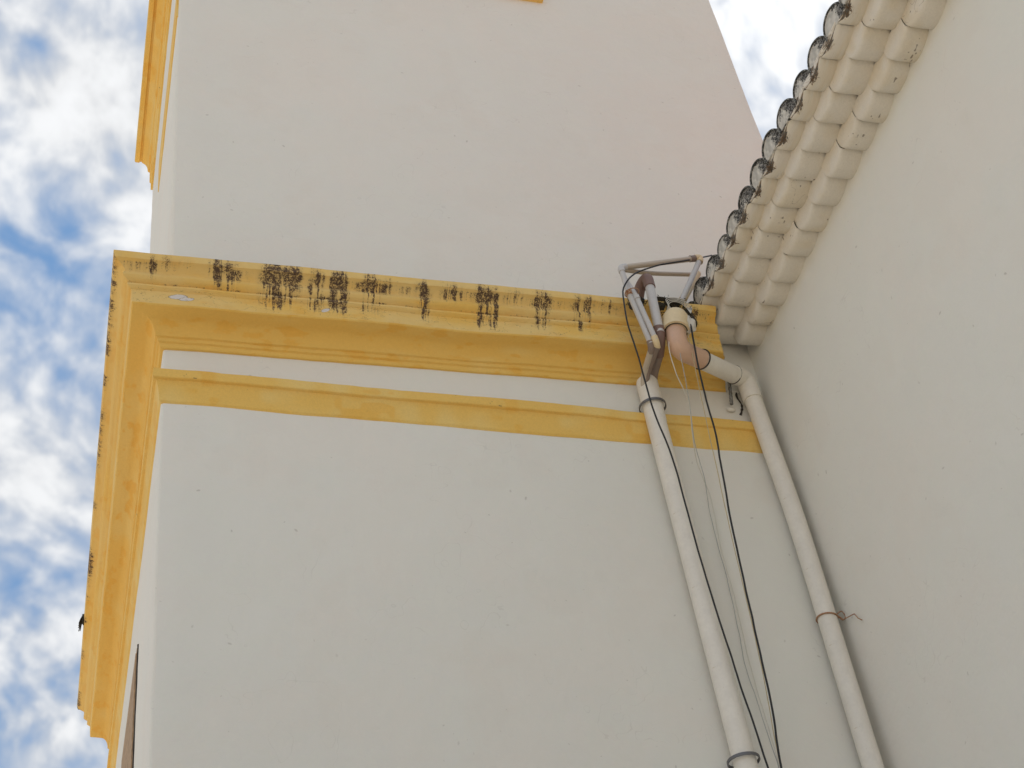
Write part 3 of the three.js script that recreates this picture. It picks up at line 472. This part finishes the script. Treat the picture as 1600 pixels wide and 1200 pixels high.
{ // open-ended vent pipe behind the frame
  const t = thing('vent_pipe', 'short yellowed open-topped pipe leaning beside the tile edge behind the conduit triangle', 'pipe');
  const a = [3.436, 7.640, 0.16], b = [3.200, 7.250, 0.25];
  mesh('pipe', sweep(sampled(new THREE.LineCurve3(V(b), V(a)), 0.03)[0], 0.0245, 18, { close: false }), M.butter, t);
  mesh('bore', sweep([V([3.409, 7.5955, 0.1703]), V([3.435, 7.6385, 0.1604])], 0.0205, 16), M.mauve, t);
}
{ // peeling bracket stub by the right elbow
  const t = thing('bracket_stub', 'flaking grey metal stub on the wall under the right downpipe elbow', 'bracket');
  mesh('rod', sweep(sampled(new THREE.LineCurve3(V([3.497, 6.865, 0.05]), V([3.474, 6.705, 0.042])), 0.008)[0], (k) => 0.009 + 0.003 * vnoise(k * 12, 5.5), 9), M.lichen, t);
  mesh('mortar_dab', new THREE.IcosahedronGeometry(0.02, 2).scale(1.4, 0.8, 0.7).translate(3.478, 6.690, 0.012), M.plaster, t);
}

// ---------------------------------------------------------------- cables
function cable(label, pts, r, m, wob, group) { const o = mesh('cable', cableThrough(pts, r, wob, 170, pts.length * 7 + r * 1e4), m); o.userData = { label, category: 'cable' }; if (group) o.userData.group = group; return o; }
M.offWhite = new THREE.MeshStandardMaterial({ color: new THREE.Color(0.66, 0.63, 0.55), roughness: 0.7 });
M.greyCable = new THREE.MeshStandardMaterial({ color: new THREE.Color(0.42, 0.42, 0.40), roughness: 0.7 });
M.tanCable = new THREE.MeshStandardMaterial({ color: new THREE.Color(0.55, 0.45, 0.27), roughness: 0.7 });
cable('black cable looping round the conduit triangle and down across the left downpipe', [[3.55, 7.776, 0.2], [3.391, 7.637, 0.285], [3.255, 7.545, 0.335], [3.088, 7.462, 0.362], [2.949, 7.384, 0.37], [2.880, 7.318, 0.39], [2.835, 7.262, 0.40], [2.803, 7.205, 0.385], [2.791, 7.114, 0.38], [2.778, 6.939, 0.38], [2.798, 6.665, 0.37], [2.83, 6.369, 0.32], [2.893, 6.112, 0.27], [2.940, 5.585, 0.2], [2.980, 5.102, 0.16], [3.039, 4.416, 0.13], [3.10, 3.2, 0.11]], 0.0048, M.black, 0.010, 'cables hanging between the downpipes');
cable('black cable hanging from the last eave tile between the two downpipes', [[3.20, 7.10, 0.33], [3.150, 7.0, 0.40], [3.138, 6.912, 0.41], [3.132, 6.642, 0.38], [3.150, 6.390, 0.33], [3.165, 6.239, 0.3], [3.155, 6.003, 0.27], [3.150, 5.471, 0.2], [3.147, 5.155, 0.17], [3.133, 4.73, 0.15], [3.106, 4.416, 0.13], [3.08, 3.2, 0.11]], 0.0054, M.black, 0.014, 'cables hanging between the downpipes');
cable('loose off-white wire sagging below the orange elbow, leftmost of the pale wires', [[3.02, 6.90, 0.36], [2.999, 6.789, 0.36], [3.013, 6.652, 0.33], [3.089, 6.526, 0.25], [3.113, 6.358, 0.15], [3.150, 6.25, 0.06], [3.185, 6.065, 0.03], [3.172, 5.73, 0.022], [3.168, 5.415, 0.022], [3.155, 5.079, 0.022], [3.142, 4.719, 0.05], [3.117, 4.431, 0.1], [3.09, 3.2, 0.1]], 0.0026, M.offWhite, 0.022, 'cables hanging between the downpipes');
cable('thin pale grey wire hanging straight under the middle of the orange elbow', [[3.06, 6.80, 0.36], [3.052, 6.723, 0.36], [3.063, 6.573, 0.32], [3.094, 6.499, 0.25], [3.123, 6.323, 0.14], [3.170, 6.158, 0.05], [3.158, 5.935, 0.03], [3.147, 5.3, 0.022], [3.124, 4.971, 0.022], [3.117, 4.713, 0.06], [3.110, 4.431, 0.1], [3.085, 3.2, 0.1]], 0.0021, M.greyCable, 0.022, 'cables hanging between the downpipes');
cable('thin tan wire close beside the right-hand black cable', [[3.15, 7.02, 0.38], [3.130, 6.941, 0.385], [3.124, 6.703, 0.36], [3.140, 6.571, 0.31], [3.160, 6.278, 0.24], [3.178, 6.016, 0.18], [3.172, 5.502, 0.14], [3.160, 5.132, 0.13], [3.140, 4.781, 0.12], [3.109, 4.421, 0.12], [3.082, 3.2, 0.1]], 0.0024, M.tanCable, 0.012, 'cables hanging between the downpipes');
{
  const o = mesh('cable', sweep(sampled(new THREE.CatmullRomCurve3([[0.296, 5.02, -1.56], [0.300, 5.16, -1.55], [0.312, 5.20, -1.50], [0.318, 5.14, -1.44], [0.318, 5.0, -1.42]].map(V)), 0.012)[0], 0.006, 7), M.black);
  o.userData = { label: 'short black cable loop at the shutter in the bottom left corner', category: 'cable' };
}

// ---------------------------------------------------------------- growth: roots, moss and debris
M.moss = new THREE.MeshStandardMaterial({ roughness: 1, map: scaled(tex(128, 128, (u, v) => m3([0.025, 0.022, 0.018], [0.12, 0.10, 0.06], sst(0.5, 0.85, tileNoise(u, v, 30, 111)))), 6) });
M.straw = new THREE.MeshStandardMaterial({ roughness: 1, color: new THREE.Color(0.16, 0.10, 0.055) });
function fibres(c, spread, n, len, r, down = 0) {
  const gs = []; for (let k = 0; k < n; k++) {
    const p = new THREE.Vector3(c[0] + (rnd() - 0.5) * spread[0], c[1] + (rnd() - 0.5) * spread[1], c[2] + (rnd() - 0.5) * spread[2]), d = new THREE.Vector3(rnd() - 0.5, rnd() - 0.5 - down, rnd() - 0.5).normalize().multiplyScalar(len * (0.4 + rnd()));
    const q = p.clone().addScaledVector(d, 0.5).add(new THREE.Vector3(rnd() - 0.5, rnd() - 0.5, rnd() - 0.5).multiplyScalar(len * 0.5)), e = p.clone().add(d);
    gs.push(sweep(new THREE.QuadraticBezierCurve3(p, q, e).getPoints(4), r * (0.6 + 0.8 * rnd()), 4));
  } return mergeGeometries(gs);
}
function clump(c, s, k) { const g = mergeVertices(new THREE.IcosahedronGeometry(1, 4).deleteAttribute('normal').deleteAttribute('uv')); const p = g.attributes.position, uv = []; for (let i = 0; i < p.count; i++) { const x = p.getX(i), y = p.getY(i), z = p.getZ(i), f = 0.55 + 0.9 * fbm(x * 2.6 + k * 9, y * 2.6, z * 2.6 + 0.4, 4); p.setXYZ(i, c[0] + x * f * s[0], c[1] + y * f * s[1], c[2] + z * f * s[2]); uv.push(x * 0.1, y * 0.1 + z * 0.1); } g.setAttribute('uv', new THREE.Float32BufferAttribute(uv, 2)); g.computeVertexNormals(); return g; }
function growth(name, label, gs, m) { const o = mesh(name, mergeGeometries(gs), m); o.userData = { label, category: 'moss', kind: 'stuff' }; return o; }
growth('moss', 'black moss and roots packed over the yellow collar at the end of the eave', [clump([3.045, 7.175, 0.305], [0.030, 0.026, 0.025], 1), clump([3.14, 7.225, 0.29], [0.050, 0.030, 0.03], 2), clump([3.200, 7.120, 0.315], [0.028, 0.045, 0.03], 3), clump([3.190, 7.015, 0.36], [0.022, 0.040, 0.025], 4), clump([3.10, 7.262, 0.265], [0.08, 0.014, 0.03], 5), fibres([3.12, 7.17, 0.32], [0.18, 0.11, 0.06], 150, 0.028, 0.0016)], M.moss);
growth('moss', 'small dark moss patch on the cornice under the brown elbow', [clump([2.925, 7.235, 0.275], [0.05, 0.03, 0.022], 7), clump([2.90, 7.20, 0.27], [0.03, 0.03, 0.02], 8), fibres([2.92, 7.215, 0.285], [0.10, 0.06, 0.02], 50, 0.026, 0.0016)], M.moss);
{
  const c = [3.115, 7.120, 0.375], gs = []; for (let k = 0; k < 4; k++) gs.push(sweep(sampled(new THREE.CatmullRomCurve3([[c[0] - 0.06 + 0.01 * k, c[1] - 0.02, c[2] - 0.02], [c[0] - 0.04, c[1] + 0.02 + 0.020 * k, c[2] - 0.01 * k], [c[0] + 0.01 + 0.012 * k, c[1] + 0.03 + 0.018 * k, c[2] - 0.008 * k], [c[0] + 0.06 + 0.012 * k, c[1] + 0.02, c[2] - 0.02], [c[0] + 0.07, c[1] - 0.05, c[2]]].map(V)), 0.01)[0], 0.0022, 6));
  const o = mesh('cable', mergeGeometries(gs), M.offWhite); o.userData = { label: 'coil of pale wires bunched over the yellow collar', category: 'cable' };
}
{ // twigs and dirt lodged under the tile ends
  const gs = []; for (const z of ROW1) if (z < 2.6 && z > 0.3) { const n = Math.floor((z > 1 ? 26 : 9) * (0.15 + rnd())); gs.push(fibres([3.342, 7.268, z], [0.025, 0.022, 0.05], n, 0.024, 0.0014, 0.2)); }
  const o = mesh('twigs', mergeGeometries(gs), M.straw); o.userData = { label: 'dry twigs and dirt lodged between the ends of the eave tiles', category: 'twigs', kind: 'stuff' };
}
{
  const c = [0.045, 7.25, -3.2], gs = [clump(c, [0.012, 0.028, 0.055], 15)]; for (let k = 0; k < 16; k++) { const z = c[2] + (rnd() - 0.5) * 0.09, b = new THREE.Vector3(c[0], c[1], z), l = 0.04 + 0.05 * rnd(); gs.push(sweep(new THREE.QuadraticBezierCurve3(b, b.clone().add(new THREE.Vector3(-0.01, l * 0.3, 0.02)), b.clone().add(new THREE.Vector3(-0.015 - 0.02 * rnd(), -l * 0.6, (rnd() - 0.5) * 0.1))).getPoints(4), 0.003, 4)); }
  const o = mesh('grass_tuft', mergeGeometries(gs), M.moss); o.userData = { label: 'tiny dark tuft sprouting from the outer edge of the left cornice against the sky', category: 'plant' };
}

scene.traverse((o) => { if (o.isMesh) o.castShadow = o.receiveShadow = true; });
renderer.render(scene, camera);
